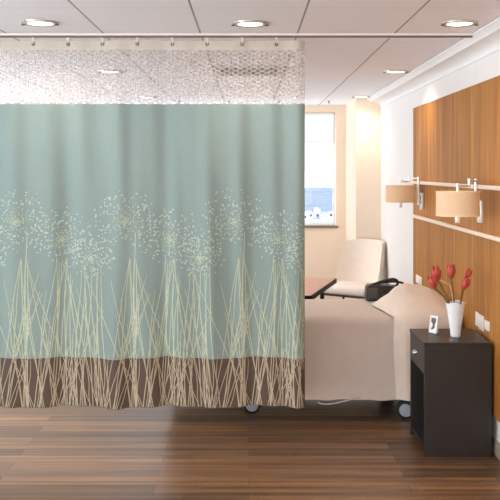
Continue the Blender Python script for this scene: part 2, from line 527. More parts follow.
house(303, 336, 222, 229, [(-.4 + k * .1, .55, .05, .3) for k in range(9)], 'long low white building with a row of small windows')

# ------------------------------------------------------------------ ceiling fittings
def make_downlight():
    t = thing('downlight', '', '', (0, 0, CEIL))
    bm = B(); lathe(bm, [(.074, -.001), (.074, -.008), (.09, -.012), (.106, -.008), (.108, -.001)], 40); obj('trim_ring', bm, M['trim_ring'], t, True)
    bm = B(); lathe(bm, [(0, -.006), (.073, -.006), (.073, -.001), (0, -.001)], 40); obj('lens', bm, M['lens'], t)
    for s in (-1, 1):
        bm = B(); bx(bm, s * .098 - .012, s * .098 + .012, -.008, .008, -.017, -.0115, .003, 2); obj('spring_clip', bm, M['nickel_dark'], t)
    return t
SPOT_E = 34.0
SPOT_C = (1.0, 0.88, 0.74)
def spot(x, y, e=SPOT_E, parent=None, angle=150, blend=1.0, c=SPOT_C):
    ld = bpy.data.lights.new('downlight_or_added_beam', 'SPOT')
    ld.energy = e; ld.color = c; ld.spot_size = R(angle); ld.spot_blend = blend; ld.shadow_soft_size = .07
    o = bpy.data.objects.new('downlight_or_added_beam', ld); COL.objects.link(o)
    o.location = (x, y, CEIL - .03)
    return o
dl = [
    (-1.216, 4.95, 'round downlight in the near row, furthest from the timber panel'),
    (0.006, 4.97, 'round downlight in the near row, midway along the curtain track'),
    (1.228, 4.96, 'round downlight in the near row, beside the crown moulding'),
    (-1.20, 7.36, 'round downlight seen through the curtain mesh, nearer of the two there'),
    (1.27, 7.36, 'round downlight in the ceiling over the hospital bed head'),
    (-1.19, 9.92, 'small round downlight seen through the mesh, deepest in the room'),
    (1.30, 9.86, 'small round downlight just in front of the column top'),
]
proto = make_downlight()
for i, (x, y, lab) in enumerate(dl):
    o = proto if i == 0 else copy_tree(proto)
    o.location = (x, y, CEIL)
    tag(o, lab, 'downlight', 'recessed ceiling downlights')
    spot(x, y, SPOT_E * (1.0 if x > 1 and 7 < y < 8 else .62 if x > 1 and y < 9 else .8 if y > 9 else .8))
for x in (-3.0, -1.22, 0, 1.22):  # beams added out of view, without fixtures, to light the near room
    for y in (2.5, 0.0, -2.2):
        spot(x, y)
for y in (4.95, 7.36, 9.9): spot(-3.0, y)  # more added beams on the unseen side, no fixtures
spot(0, 9.92, 30)  # added beam behind the curtain, has no fixture

t = thing('air_vent', 'square ceiling air vent with dark slots seen through the mesh', 'vent', (0, 7.32, CEIL))
bm = B()
for (a, b_, c, d) in ((-.3, .3, -.32, -.26), (-.3, .3, .26, .32), (-.3, -.24, -.26, .26), (.24, .3, -.26, .26)): bx(bm, a, b_, c, d, -.014, -.001, .003, 2)
obj('vent_frame', bm, M['vent'], t)
bm = B(); bx(bm, -.24, .24, -.26, .26, -.003, -.001); obj('duct_shade_plate', bm, M['vent_dark'], t)  # flat dark plate, paints the shade of an open duct
bm = B()
for k in range(9):
    y = -.22 + k * .055
    box(bm, (0, y, -.009), (.48, .03, .003), rot=Matrix.Rotation(R(24), 3, 'X'))
obj('louvre_slats', bm, M['vent'], t)

sp_l = ['small dark ceiling sprinkler furthest along the row from the column', 'small dark ceiling sprinkler, third from the column', 'small dark ceiling sprinkler, second from the column',
        'small dark ceiling sprinkler nearest the column']
pr = None
for x, lab in zip((-.864, -.247, .37, .988), sp_l):
    if pr is None:
        pr = thing('sprinkler', '', '')
        bm = B(); lathe(bm, [(0, 0), (.016, 0), (.016, -.006), (.006, -.01), (.006, -.024), (0, -.024)], 16); obj('base', bm, M['black'], pr, True)
        bm = B(); lathe(bm, [(0, -.024), (.014, -.024), (.014, -.028), (0, -.028)], 16); obj('deflector', bm, M['black'], pr, True)
        o = pr
    else: o = copy_tree(pr)
    o.location = (x, 10.5, CEIL); tag(o, lab, 'sprinkler', 'ceiling sprinklers near the window wall')

# ------------------------------------------------------------------ curtain track and curtain
t = thing('curtain_track', 'thin bronze curtain track across the ceiling to the crown moulding', 'curtain track', (0, YC, CEIL))
bm = B(); bx(bm, -2.4, 1.395, -.009, .009, -.027, -.015, .002, 2); obj('rail', bm, M['track'], t)
bm = B(); bx(bm, -2.4, 1.398, -.011, .011, -.015, -.001, .002, 2); obj('mounting_flange', bm, M['track_lip'], t)
bm = B(); bx(bm, 1.3955, 1.402, -.009, .009, -.028, -.0155, .002, 2); obj('end_stop', bm, M['track'], t)

XR, XLC = .351, -2.25
S = F / YC
def wx(px): return (px - 249) / S
def wz(py): return CAM_H - (py - 171) / S
Z_TOP, Z_MESH, Z_SAGE, Z_HEM, Z_BOT = 2.618, wz(50), wz(104), wz(358), wz(407)
def fold(x, z):
    k = min(1.0, max(0.0, (Z_TOP - z) / 1.1))
    a = .35 + .65 * k
    y = .021 * math.sin(2 * math.pi * (x + .05) / .585 + .35 * math.sin(z * 1.3)) * a
    y += .009 * math.sin(2 * math.pi * (x * 1.0 + .11 * z) / .235 + 1.3) * a
    y += .008 * math.sin(2 * math.pi * x / 1.37 + 2.0)
    y += .004 * math.sin(17 * x + 2.2 * z)
    y += .0125 * math.sin(2 * math.pi * x / .205 + 1.6 * math.sin(2.1 * x) + .25 * z) * a
    y += .003 * math.sin(2 * math.pi * x / .118 + 2.5 * math.sin(3.3 * x + .5 * z)) * a
    # rolled free edge
    d = XR - x
    if d < .06: y += .03 * (1 - d / .06) ** 2
    return y - .0
def zoff(x):
    return .003 * math.sin(2 * math.pi * x / .62 + .6) + .0012 * math.sin(2 * math.pi * x / .27)
def cloth_grid(z1, z0, nz, nx=300, wave0=0.0, wave1=0.0, y_extra=0.0):
    bm = B()
    rows = []
    for j in range(nz + 1):
        f = j / nz
        row = []
        for i in range(nx + 1):
            x = XLC + (XR - XLC) * i / nx
            z = z1 + (z0 - z1) * f + zoff(x) * (wave1 * (1 - f) + wave0 * f)
            row.append(bm.verts.new((x, fold(x, z) + y_extra, z)))
        rows.append(row)
    for a, b in zip(rows, rows[1:]):
        for i in range(nx):
            bm.faces.new((a[i], b[i], b[i + 1], a[i + 1]))
    return bm
cur = thing('privacy_curtain', 'sage green hospital curtain with mesh top, printed dandelions and brown hem', 'curtain', (0, YC, 0))
bm = cloth_grid(Z_TOP, Z_MESH, 4)
hdr = obj('header_band', bm, M['header'], cur, 'full')
bm = cloth_grid(Z_MESH, Z_SAGE, 12)
obj('mesh_panel', bm, M['mesh'], cur, 'full')
OFF = .0025
rnd = random.Random(11)
PER = 108.5
# the print of one repeat, in the fabric's own units
stems = []
def stem(x0, y0, x1, bow, w=1.25): stems.append((x0, y0, x1, bow, w))
flowers = [(17, 221, 27, 25), (61, 239, 25, 23), (91, 257, 21, 18)]
def fan(ax, ay, offs, w=.95):
    for o_ in offs:
        stem(ax + rnd.uniform(-1.5, 1.5), ay + rnd.uniform(-4, 5), ax + 1.4 * o_ + rnd.uniform(-3, 3), rnd.uniform(-3, 3), w)
stem(27, 232, 28, -1.5, 1.3)
fan(22, 256, (-20, -9, 6, 16)); fan(28, 262, (-4, 11, 24, 36))
fan(57, 258, (-16, -4, 6), 1.1); fan(64, 259, (-18, 4, 14), 1.1); fan(63, 262, (-8, 22))
fan(83, 270, (-3, 7), 1.05); fan(88, 272, (10, -8)); fan(94, 268, (3, -12), 1.05); fan(100, 266, (-1, 9), 1.05)
for k in range(17):
    b = rnd.choice((4, 22, 37, 60, 78, 99)) + rnd.gauss(0, 4)
    stem(b + rnd.gauss(0, 24), rnd.uniform(272, 335), b, rnd.uniform(-3, 3), .9)
for k in range(13):
    b = rnd.uniform(0, PER)
    stem(b + rnd.gauss(0, 12), rnd.uniform(285, 345), b, rnd.uniform(-2, 2), .85)
for k in range(13):
    b = rnd.uniform(0, PER)
    stem(b + rnd.gauss(0, 11), rnd.uniform(345, 362), b, rnd.uniform(-1, 1), .85)
def strips(bm, z_hi, z_lo, mi):
    for rep in range(-2, 4):
        for (x0, y0, x1, bow, w) in stems:
            n = 26
            pts = []
            for i in range(n + 1):
                f = i / n
                py = y0 + (406.5 - y0) * f
                px = x0 + (x1 - x0) * f + bow * math.sin(math.pi * f) + .6 * math.sin(f * 8 + x0) + .15 * math.sin(f * 23 + y0)
                pts.append((px + rep * PER, py, w * (.55 + .45 * min(1, f * 3))))
            prev = None
            for (px, py, ww) in pts:
                x, z = wx(px), wz(py) + zoff(wx(px)) * (max(0, (py - 358) / 49) if z_hi < 1 else max(0, 1 - (358 - py) / 80))
                z = wz(py) + zoff(x)
                if x > XR - .004 or x < XLC + .01 or z > z_hi + .02 or z < z_lo + zoff(x): prev = None; continue
                h = ww * .86 / S / 2
                a = bm.verts.new((x - h, fold(x - h, z) - OFF, z)); b = bm.verts.new((x + h, fold(x + h, z) - OFF, z))
                if prev:
                    f_ = bm.faces.new((prev[0], prev[1], b, a)); f_.material_index = mi
                prev = (a, b)
bm = cloth_grid(Z_SAGE, Z_HEM, 50, wave0=1.0)
strips(bm, Z_SAGE, Z_HEM - .005, 1)
for rep in range(-2, 4):
    for (cx, cy, rx, ry) in flowers:
        ND = 300
        for k in range(ND):
            q_ = (k + .5) / ND
            rr = q_ ** 1.12 * 1.16
            an = k * 2.399963 + rnd.uniform(-.6, .6)
            rr = rr * rnd.uniform(.88, 1.12) + rnd.uniform(0, .05)
            px = cx + rep * PER + rx * rr * math.cos(an); py = cy + ry * 1.05 * rr * math.sin(an) + 1 - 2 * rr
            if rr > .75 and math.sin(an) > .55 and rnd.random() < .55: continue
            x, z = wx(px), wz(py)
            if x > XR - .012 or x < XLC + .02: continue
            core = rr < .52
            rad = rnd.uniform(.0031, .0044) if core else rnd.uniform(.0044, .0074)
            a0 = rnd.uniform(0, 3.14); el = rnd.uniform(.6, .95)
            vs = []
            for q in range(7):
                t_ = 2 * math.pi * q / 7
                dx, dz = rad * math.cos(t_), rad * el * math.sin(t_)
                xx, zz = x + dx * math.cos(a0) - dz * math.sin(a0), z + dx * math.sin(a0) + dz * math.cos(a0)
                vs.append(bm.verts.new((xx, fold(xx, zz) - OFF - .0006, zz)))
            f_ = bm.faces.new(vs); f_.material_index = 1 if core and rnd.random() < .7 else 2
obj('fabric_panel', bm, [M['sage'], M['thread_pale'], M['dots']], cur, 'full')
bm = cloth_grid(Z_HEM, Z_BOT, 14, wave0=1.0, wave1=1.0)
strips(bm, Z_HEM + .004, Z_BOT, 1)
obj('hem_band', bm, [M['brown'], M['thread_tan']], cur, 'full')
k = 0
x = wx(276.6)
xs = []
while x > XLC + .05:
    xs.append(x); x -= .2185
for x in xs:
    y = fold(x, 2.6)
    bm = B()
    lathe(bm, [(.005, -.003), (.009, -.004), (.0115, 0), (.009, .004), (.005, .003), (.005, -.003)], 16, (x, y - .001, wz(44)), 'Y')
    g = obj('grommet', bm, M['grommet'], cur, True)
    bm = B()
    tube(bm, smooth_path([(x, 0, CEIL - .036), (x + .004, y - .012, wz(44) + .022), (x + .002, y - .010, wz(44) + .002), (x, y + .004, wz(44) - .004)], 5), .0028, 6)
    bx(bm, x - .008, x + .008, -.006, .006, CEIL - .038, CEIL - .0275, .002, 2)
    obj('carrier_hook', bm, M['track_lip'], cur, True)

# ------------------------------------------------------------------ bed
BX0, BX1, BY0, BY1, BTOP = -.60, 1.49, 6.12, 7.06, .746
bed = thing('hospital_bed', 'hospital bed on grey disc casters against the timber panel', 'bed', ((BX0 + BX1) / 2, (BY0 + BY1) / 2, 0))
ox, oy = bed.location.x, bed.location.y
def L(x, y, z): return (x - ox, y - oy, z)
bm = B()
for y in (6.32, 6.9): bx(bm, BX0 + .1 - ox, 1.42 - ox, y - .03 - oy, y + .03 - oy, .185, .25, .006, 2)
for x in (-.45, .02, .55, 1.12): bx(bm, x - .03 - ox, x + .03 - ox, 6.2 - oy, 6.98 - oy, .18, .24, .006, 2)
obj('frame', bm, M['bed_metal'], bed)
bm = B(); bx(bm, BX0 + .03 - ox, BX1 - .03 - ox, BY0 + .05 - oy, BY1 - .05 - oy, .25, .31, .01); obj('mattress_platform', bm, M['bed_metal'], bed)
bm = B(); bx(bm, BX0 + .03 - ox, BX1 - .03 - ox, BY0 + .03 - oy, BY1 - .03 - oy, .31, .732, .06, 4); obj('mattress', bm, M['mattress'], bed, True)
def caster(x, y, rz):
    c = bpy.data.objects.new('caster', None); COL.objects.link(c); c.parent = bed; c.location = L(x, y, 0); c.rotation_euler = (0, 0, rz)
    r = .064
    for s in (-1, 1):
        bm = B(); lathe(bm, [(0, -.011), (r - .012, -.011), (r, -.006), (r, .006), (r - .012, .011), (0, .011)], 28, (0, s * .016, r), 'Y'); obj('tyre', bm, M['rubber'], c, True)
        bm = B(); lathe(bm, [(0, -.003), (r - .026, -.006), (r - .017, -.002), (r - .017, .002), (0, .002)], 28, (0, s * .016 + (-.0115 if s < 0 else .0115), r), 'Y'); obj('wheel_disc', bm, M['caster_disc'], c, True)
    bm = B()
    pts = [(.064 * math.cos(a), r + .064 * math.sin(a)) for a in [R(40 + 10 * i) for i in range(14)]]
    bm2 = [(p[0] * 1.06, r + (p[1] - r) * 1.06) for p in reversed(pts)]
    prism(bm, pts + bm2, 'Y', -.03, .03)
    lathe(bm, [(0, r * 2 - .01), (.02, r * 2 - .01), (.02, .182), (0, .182)], 16)
    obj('caster_fork', bm, M['bed_metal'], c, True)
caster(.02, 6.33, R(8)); caster(1.142, 6.19, R(-10)); caster(.02, 6.9, 0); caster(1.115, 6.9, R(5))

def noise2(x, y, s=1.0):
    return (math.sin(3.1 * x * s + 1.7 * y * s) + math.sin(5.3 * y * s - 2.2 * x * s + 1) * .7 + math.sin(9.1 * x * s + 4.4 * y * s + 2) * .4) / 2.1

# bedspread: a shell over the mattress, hanging to near the floor
def spread():
    bm = B()
    nx = 90
    prof = []
    r = .055
    hem = .155
    def ring_profile():
        pts = []
        for k in range(15): pts.append((BY0, hem + (BTOP - r - hem) * k / 15))
        for k in range(7):
            a = k / 6 * math.pi / 2
            pts.append((BY0 + r - r * math.cos(a), BTOP - r + r * math.sin(a)))
        for k in range(1, 16): pts.append((BY0 + r + (BY1 - BY0 - 2 * r) * k / 16, BTOP))
        for k in range(7):
            a = k / 6 * math.pi / 2
            pts.append((BY1 - r + r * math.sin(a), BTOP - r + r * math.cos(a)))
        for k in range(1, 16): pts.append((BY1, BTOP - r - (BTOP - r - hem) * k / 15))
        return pts
    P = ring_profile()
    rows = []
    for i in range(nx + 1):
        x = BX0 + (BX1 - BX0) * i / nx
        e = max(0, .05 - min(x - BX0, BX1 - x)) / .05
        row = []
        for (y, z) in P:
            side = 1 if y < 6.5 else -1
            low = max(0, (BTOP - .06 - z)) / .55
            dy = 0
            if z < BTOP - .02:
                dy = -side * (.012 * low + .006 * low * math.sin(x * 9 + 1) + .004 * low * math.sin(x * 23))
            dz = .003 * noise2(x, y, 2.2) if z > BTOP - .03 else 0
            if z < hem + .002: dz = .004 * math.sin(x * 11) + .003 * math.sin(x * 31)
            ee = 1 - math.sqrt(max(0, 1 - e * e))
            zz = z + dz - (.045 * ee if z > BTOP - .1 else 0)
            row.append(bm.verts.new((x - ox, y + dy + side * .03 * ee - oy, zz)))
        rows.append(row)
    for a, b in zip(rows, rows[1:]):
        for i in range(len(P) - 1): bm.faces.new((a[i], b[i], b[i + 1], a[i + 1]))
    # closed head and foot ends
    bm.faces.new(rows[0]); bm.faces.new(list(reversed(rows[-1])))
    return bm
o = obj('bedspread', spread(), M['bed_cloth'], None, True, (ox, oy, 0))
tag(o, 'taupe bedspread draped over the hospital bed almost to the floor', 'bedspread')

# pillow under a fold of linen at the head of the bed
TX = [(.955, .0), (.985, .04), (1.02, .095), (1.08, .148), (1.16, .174), (1.28, .165), (1.36, .14), (1.43, .105), (1.49, .065), (1.52, .03)]
def interp(tab, x):
    if x <= tab[0][0]: return tab[0][1]
    for (a, va), (b, vb) in zip(tab, tab[1:]):
        if x <= b:
            f = (x - a) / (b - a); return va + (vb - va) * f
    return tab[-1][1]
YD = [(6.075, .0), (6.10, .22), (6.14, .44), (6.22, .72), (6.32, .93), (6.42, 1.4), (6.52, .95), (6.62, .74), (6.70, .42), (6.75, .0)]
def pillow():
    bm = B()
    XE = 1.522
    nu, rows = 46, []
    hem = .145
    path = [(6.088, hem + (.735 - hem) * k / 14, False) for k in range(15)]
    for k in range(1, 34): path.append((6.088 + (6.75 - 6.088) * k / 33, BTOP + .002, True))
    for (y, z, top) in path:
        row = []
        fy = interp(YD, y)
        x0 = .958 + .082 * max(0, 1 - (y - 6.08) / .55) ** 1.15
        if not top: x0 = 1.04 + .008 * math.sin(z * 8)
        for i in range(nu + 1):
            u = i / nu
            x = x0 + (XE - x0) * u
            xe = .955 + (XE - .955) * u
            b = .88 * interp(TX, xe)
            edge = min(1, u * 6)
            if top:
                zz = BTOP + .004 + b * fy + .004 * noise2(x, y, 5) * edge
                if i == nu: zz = max(zz, BTOP + .004)
                yy = y
            else:
                f = (z - hem) / (.735 - hem)
                zz = z + (.0 if f < .7 else (f - .7) / .3 * (.02 + b * .06))
                yy = y - (.012 + .012 * math.sin(u * 5 + .4) + .01 * (1 - f)) * edge + .004 * math.sin(u * 22) * (1 - f) + .015 * (1 - edge)
            row.append(bm.verts.new((x - 1.25, yy - 6.42, zz)))
        # the head end turns down
        for d, q in ((.004, .06), (.006, .3), (.006, 1.0)):
            top_z = row[nu].co.z
            zz = top_z - (top_z - min(top_z, .2)) * q
            row.append(bm.verts.new((XE + d - 1.25, row[nu].co.y, zz)))
        rows.append(row)
    for a, b in zip(rows, rows[1:]):
        for i in range(len(a) - 1): bm.faces.new((a[i], a[i + 1], b[i + 1], b[i]))
    return bm
t = thing('pillow', 'plump pillow under a blush linen cover hanging at the bed head', 'pillow', (1.25, 6.42, 0))
o = obj('linen_cover', pillow(), M['pillow_cloth'], t, 'full')
sb = o.modifiers.new('smooth', 'SMOOTH'); sb.iterations = 6; sb.factor = .5

# cord dangling below the hem
bm = B()
def at(px, py, d): s = F / d; return ((px - 249) / s, d, CAM_H - (py - 171) / s)
tube(bm, smooth_path([at(318, 402.5, 6.07), at(324, 404.2, 6.06), at(333, 403.6, 6.06), at(345, 401, 6.06), at(356, 398, 6.07), at(360, 397, 6.085)], 6), .0045, 6)
o = obj('cord', bm, M['cord'], None, True); tag(o, 'thin pale cord dangling just below the bedspread hem', 'cord')

# ------------------------------------------------------------------ black bag on the far edge of the bed
t = thing('handbag', 'black bag with a looped handle lying on the bed behind the pillow', 'bag', (1.115, 6.92, BTOP + .004))
bm = B()
prism(bm, [(-.17, 0), (.17, 0), (.155, .07), (.10, .115), (-.05, .125), (-.16, .128)], 'Y', -.07, .07)
bmesh.ops.bevel(bm, geom=bm.edges[:], offset=.012, segments=3, affect='EDGES')
obj('body', bm, M['bag'], t, True)
bm = B(); bx(bm, -.158, -.075, -.078, -.0705, .012, .108, .003, 2); obj('front_pocket', bm, M['bag_side'], t, True)
bm = B()
tube(bm, smooth_path([(-.12, -.02, .122), (-.08, -.02, .138), (-.02, -.02, .158), (.05, -.02, .172), (.085, -.02, .160), (.09, -.02, .130), (.07, -.02, .112)], 6), .011, 10)
obj('handle', bm, M['bag'], t, True)
bm = B()
tube(bm, smooth_path([(-.11, .03, .124), (-.03, .03, .138), (.05, .03, .145), (.12, .03, .14), (.15, .02, .125), (.165, .01, .085)], 6), .009, 8)
obj('strap', bm, M['bag'], t, True)

# ------------------------------------------------------------------ table behind the bed
A = Vector((.527, 7.17)); Bc = Vector((.868, 8.36))
d = (Bc - A); ln = d.length; ang = math.atan2(d.y, d.x) - math.pi / 2
t = thing('table', 'wooden table with a thick black edge behind the bed', 'table', (A.x, A.y, 0), ang)
W, TH = .62, .745
def rrect(x0, x1, y0, y1, r, n=6):
    out = []
    for cx, cy, a0 in ((x1 - r, y0 + r, -90), (x1 - r, y1 - r, 0), (x0 + r, y1 - r, 90), (x0 + r, y0 + r, 180)):
        for k in range(n + 1):
            a = R(a0 + 90 * k / n); out.append((cx + r * math.cos(a), cy + r * math.sin(a)))
    return out
bm = B(); prism(bm, rrect(-W, 0, 0, ln, .035), 'Z', TH - .040, TH - .001)
obj('edge_band', bm, M['table_edge'], t, True)
bm = B(); prism(bm, rrect(-W + .012, -.012, .012, ln - .012, .028), 'Z', TH - .0008, TH + .0015)
obj('table_top', bm, M['table_wood'], t)
for lx in (-W + .08, -.07):
    for ly in (.08, ln - .42):
        bm = B(); tube(bm, [(lx, ly, TH - .040), (lx, ly, 0)], [.02, .016], 14); obj('leg', bm, M['chair_metal'], t, True)

# ------------------------------------------------------------------ chair in the corner
t = thing('chair', 'cream upholstered chair in front of the column', 'chair', (1.19, 9.62, 0), R(-36))
# local: -y is the front
bm = B(); box(bm, (0, -.02, .480), (.62, .58, .10), .045, 4); obj('seat', bm, M['chair'], t, True)
bm = B()
nu, nv = 22, 14
def back_pt(u, v, off):
    wid = .275 - .03 * v ** 2
    x = wid * (2 * u - 1)
    y = .215 + .13 * v - .21 * (abs(2 * u - 1) ** 2.2) * (1 - .35 * v)
    z = .47 + .53 * v - .02 * (2 * u - 1) ** 4
    return Vector((x, y + off, z))
front = [[bm.verts.new(back_pt(i / nu, j / nv, 0)) for i in range(nu + 1)] for j in range(nv + 1)]
rear = [[bm.verts.new(back_pt(i / nu, j / nv, .075)) for i in range(nu + 1)] for j in range(nv + 1)]
for j in range(nv):
    for i in range(nu):
        bm.faces.new((front[j][i], front[j][i + 1], front[j + 1][i + 1], front[j + 1][i]))
        bm.faces.new((rear[j][i], rear[j + 1][i], rear[j + 1][i + 1], rear[j][i + 1]))
for j in range(nv):
    bm.faces.new((front[j][0], front[j + 1][0], rear[j + 1][0], rear[j][0])); bm.faces.new((front[j][nu], rear[j][nu], rear[j + 1][nu], front[j + 1][nu]))
for i in range(nu):
    bm.faces.new((front[0][i], rear[0][i], rear[0][i + 1], front[0][i + 1])); bm.faces.new((front[nv][i], front[nv][i + 1], rear[nv][i + 1], rear[nv][i]))
es = [e for e in bm.edges if e.calc_face_angle(0) > R(55)]
bmesh.ops.recalc_face_normals(bm, faces=bm.faces[:])
bmesh.ops.bevel(bm, geom=es, offset=.018, segments=3, affect='EDGES')
obj('backrest', bm, M['chair'], t, True)
bm = B()
tube(bm, [(-.25, -.26, .418), (.25, -.26, .418), (.25, .2, .418), (-.25, .2, .418), (-.25, -.26, .418)], .014, 8)
obj('seat_frame', bm, M['chair_metal'], t, True)
for lx, ly in ((-.25, -.26), (.25, -.26), (.25, .2), (-.25, .2)):
    bm = B(); tube(bm, [(lx, ly, .418), (lx * 1.06, ly * 1.06, 0)], [.015, .011], 10); obj('leg', bm, M['chair_metal'], t, True)

# ------------------------------------------------------------------ nightstand
NX0, NX1, NY0, NY1, NH = 1.104, 1.528, 5.35, 5.82, .72
t = thing('nightstand', 'dark espresso nightstand with one drawer over an open compartment', 'nightstand', (NX0, NY0, 0))
w, dp = NX1 - NX0, NY1 - NY0
bm = B(); bx(bm, 0, w, 0, .018, .0, NH - .02, .0015, 2); obj('side_panel', bm, M['espresso'], t)
bm = B(); bx(bm, 0, w, dp - .018, dp, .0, NH - .02, .0015, 2); obj('side_panel', bm, M['espresso'], t)
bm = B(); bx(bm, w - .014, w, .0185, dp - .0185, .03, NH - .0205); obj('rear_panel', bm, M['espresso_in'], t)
bm = B(); bx(bm, -.004, w + .001, -.003, dp + .003, NH - .02, NH, .003, 2); obj('top', bm, M['espresso'], t)
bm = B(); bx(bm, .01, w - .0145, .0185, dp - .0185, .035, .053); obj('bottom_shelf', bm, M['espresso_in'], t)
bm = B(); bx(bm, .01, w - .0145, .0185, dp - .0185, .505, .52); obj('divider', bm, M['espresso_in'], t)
dr = bpy.data.objects.new('drawer', None); COL.objects.link(dr); dr.parent = t
bm = B(); bx(bm, .0, .018, .021, dp - .021, .522, NH - .023, .0015, 2); obj('drawer_front', bm, M['espresso'], dr)
bm = B()
ring = [(-.006 - .02 * math.sin(a), dp * .5 + .026 * math.cos(a), .618 - .010 * math.sin(a)) for a in [math.pi * k / 12 for k in range(13)]]
tube(bm, ring, .005, 8)
obj('handle', bm, M['chrome'], dr, True)

# vase with tulips
VX, VY = 1.347, 5.545
t = thing('vase', 'white flared porcelain vase standing on the nightstand', 'vase', (VX, VY, NH + .0005))
bm = B()
def vr(z): return .032 + .031 * (z / .225) ** 1.3
outer = [(0, 0), (.029, 0)] + [(vr(z), z) for z in [.004 + .221 * k / 12 for k in range(13)]]
inner = [(vr(z) - .004, z) for z in [.222 - .2 * k / 10 for k in range(11)]] + [(0, .02)]
lathe(bm, outer + inner, 28)
for v in bm.verts:      # softly squared plan, as the photograph's vase
    r0 = math.hypot(v.co.x, v.co.y)
    if r0 > 1e-4:
        a = math.atan2(v.co.y, v.co.x) + R(20)
        k_ = 1 + .05 * abs(math.cos(2 * a)) * (v.co.z / .225)
        v.co.x *= k_; v.co.y *= k_
        if v.co.z > .2: v.co.z += .006 * math.cos(4 * a) * (v.co.z - .2) / .025
obj('body', bm, M['vase'], t, True)

def tulip(name_label, hx, hz, dy, bx_, tilt, size=1.0, kind=0):
    """hx,hz: head centre in metres relative to vase base centre"""
    t = thing('tulip', name_label, 'tulip', (VX, VY, NH + .0005), 0, 'red tulips in the white vase')
    base = Vector((bx_, dy * .2, .03)); head = Vector((hx, dy, hz))
    up = Vector((math.sin(tilt), 0, math.cos(tilt)))
    hb = head - up * .03 * size
    mid = Vector((bx_ * 1.5 + (hx - bx_) * .25, dy * .35, .225))
    path = smooth_path([base, mid, mid.lerp(hb, .55) + Vector((0, 0, .008)), hb], 7)
    bm = B(); tube(bm, path, .0052, 8); obj('stem', bm, M['stem'], t, True)
    q = Vector((0, 0, 1)).rotation_difference(up)
    for p in range(6):
        bm = B()
        a0 = p * math.pi / 3 + hx * 40
        inn = .92 if p % 2 else 1.0
        nu, nv = 6, 9
        g = []
        for j in range(nv + 1):
            v = j / nv
            rad = (.006 + .0195 * math.sin(min(1, v * 1.25 + .05) * math.pi * .62) ** .8 * (1 - .30 * max(0, v - .6) / .4)) * inn * size * .88
            wdt = .62 * (math.sin(math.pi * min(.985, v * .86 + .1)) ** .7)
            row = []
            for i in range(nu + 1):
                u = (i / nu - .5) * 2
                a = a0 + u * wdt
                rr = rad * (1 - .06 * u * u)
                z = (-.032 + .066 * v - .005 * u * u * v) * size
                row.append(bm.verts.new(hb + up * .03 * size + q @ Vector((rr * math.cos(a), rr * math.sin(a), z))))
            g.append(row)
        for j in range(nv):
            for i in range(nu):
                bm.faces.new((g[j][i], g[j][i + 1], g[j + 1][i + 1], g[j + 1][i]))
        o = obj('petal', bm, M['petal'], t, 'full')
        so = o.modifiers.new('thick', 'SOLIDIFY'); so.thickness = .0016
    return t
s = F / VY
def hp(px, py): return ((px - 249) / s - VX, CAM_H - (py - 171) / s - NH)
for lab, px, py, dy, bxx, tl, sz in [
    ('red tulip leaning over the bed, lowest and outermost in the vase', 431.5, 281.5, -.035, -.016, -.35, 1.42),
    ('largest red tulip, tucked beside the outermost one over the bed', 437.5, 274, .04, -.010, -.22, 1.5),
    ('upright red tulip standing highest over the middle of the vase', 450, 271, -.03, -.002, .0, 1.45),
    ('red tulip leaning out highest towards the wall lamp', 469.5, 274, .03, .012, .42, 1.0),
    ('small red tulip below the one leaning towards the wall', 463.5, 283, -.045, .014, .40, 1.3)]:
    hx, hz = hp(px, py)
    tulip(lab, hx, hz, dy, bxx, tl, sz)
t = thing('dry_stem', 'bent pale straw stem among the tulips', 'stem', (VX, VY, NH + .0005))
bm = B()
p = [hp(455, 316), hp(453.5, 300), hp(451, 287), hp(449.5, 284.8), hp(445, 282.5), hp(441, 280.5)]
tube(bm, smooth_path([(a, .012, b) for a, b in p], 5), [.0055] * 26, 8)
obj('stalk', bm, M['stem_dry'], t, True)

# picture frame
t = thing('photo_frame', 'tiny white picture frame leaning back on the nightstand', 'picture frame', (1.222, 5.655, NH + .0005), R(-52))
TIL = Matrix.Rotation(R(-10), 3, 'X')
bm = B()
for (a, b_, c, d_) in ((-.032, .032, 0, .012), (-.032, .032, .104, .116), (-.032, -.022, .012, .104), (.022, .032, .012, .104)):
    bx(bm, a, b_, -.005, .005, c, d_, .0015, 2)
bmesh.ops.rotate(bm, cent=(0, 0, 0), matrix=TIL, verts=bm.verts); bmesh.ops.translate(bm, vec=(0, 0, .001), verts=bm.verts)
obj('frame', bm, M['card'], t)
bm = B(); bx(bm, -.022, .022, -.001, .003, .012, .104)
bmesh.ops.rotate(bm, cent=(0, 0, 0), matrix=TIL, verts=bm.verts); obj('backing_card', bm, M['card'], t)
bm = B()
prism(bm, [(-.020, .101), (.016, .100), (.018, .078), (.010, .060), (.013, .040), (-.006, .022), (-.017, .026), (-.004, .050), (-.010, .066), (-.020, .074)], 'Y', -.012, .006)
bmesh.ops.scale(bm, vec=(1, .1, 1), space=Matrix.Translation((0, .0022, 0)), verts=bm.verts)
bmesh.ops.rotate(bm, cent=(0, 0, 0), matrix=TIL, verts=bm.verts); obj('dark_picture', bm, M['ink'], t)
bm = B(); box(bm, (0, .034, .042), (.02, .003, .088), rot=Matrix.Rotation(R(20), 3, 'X')); obj('stand', bm, M['card'], t)

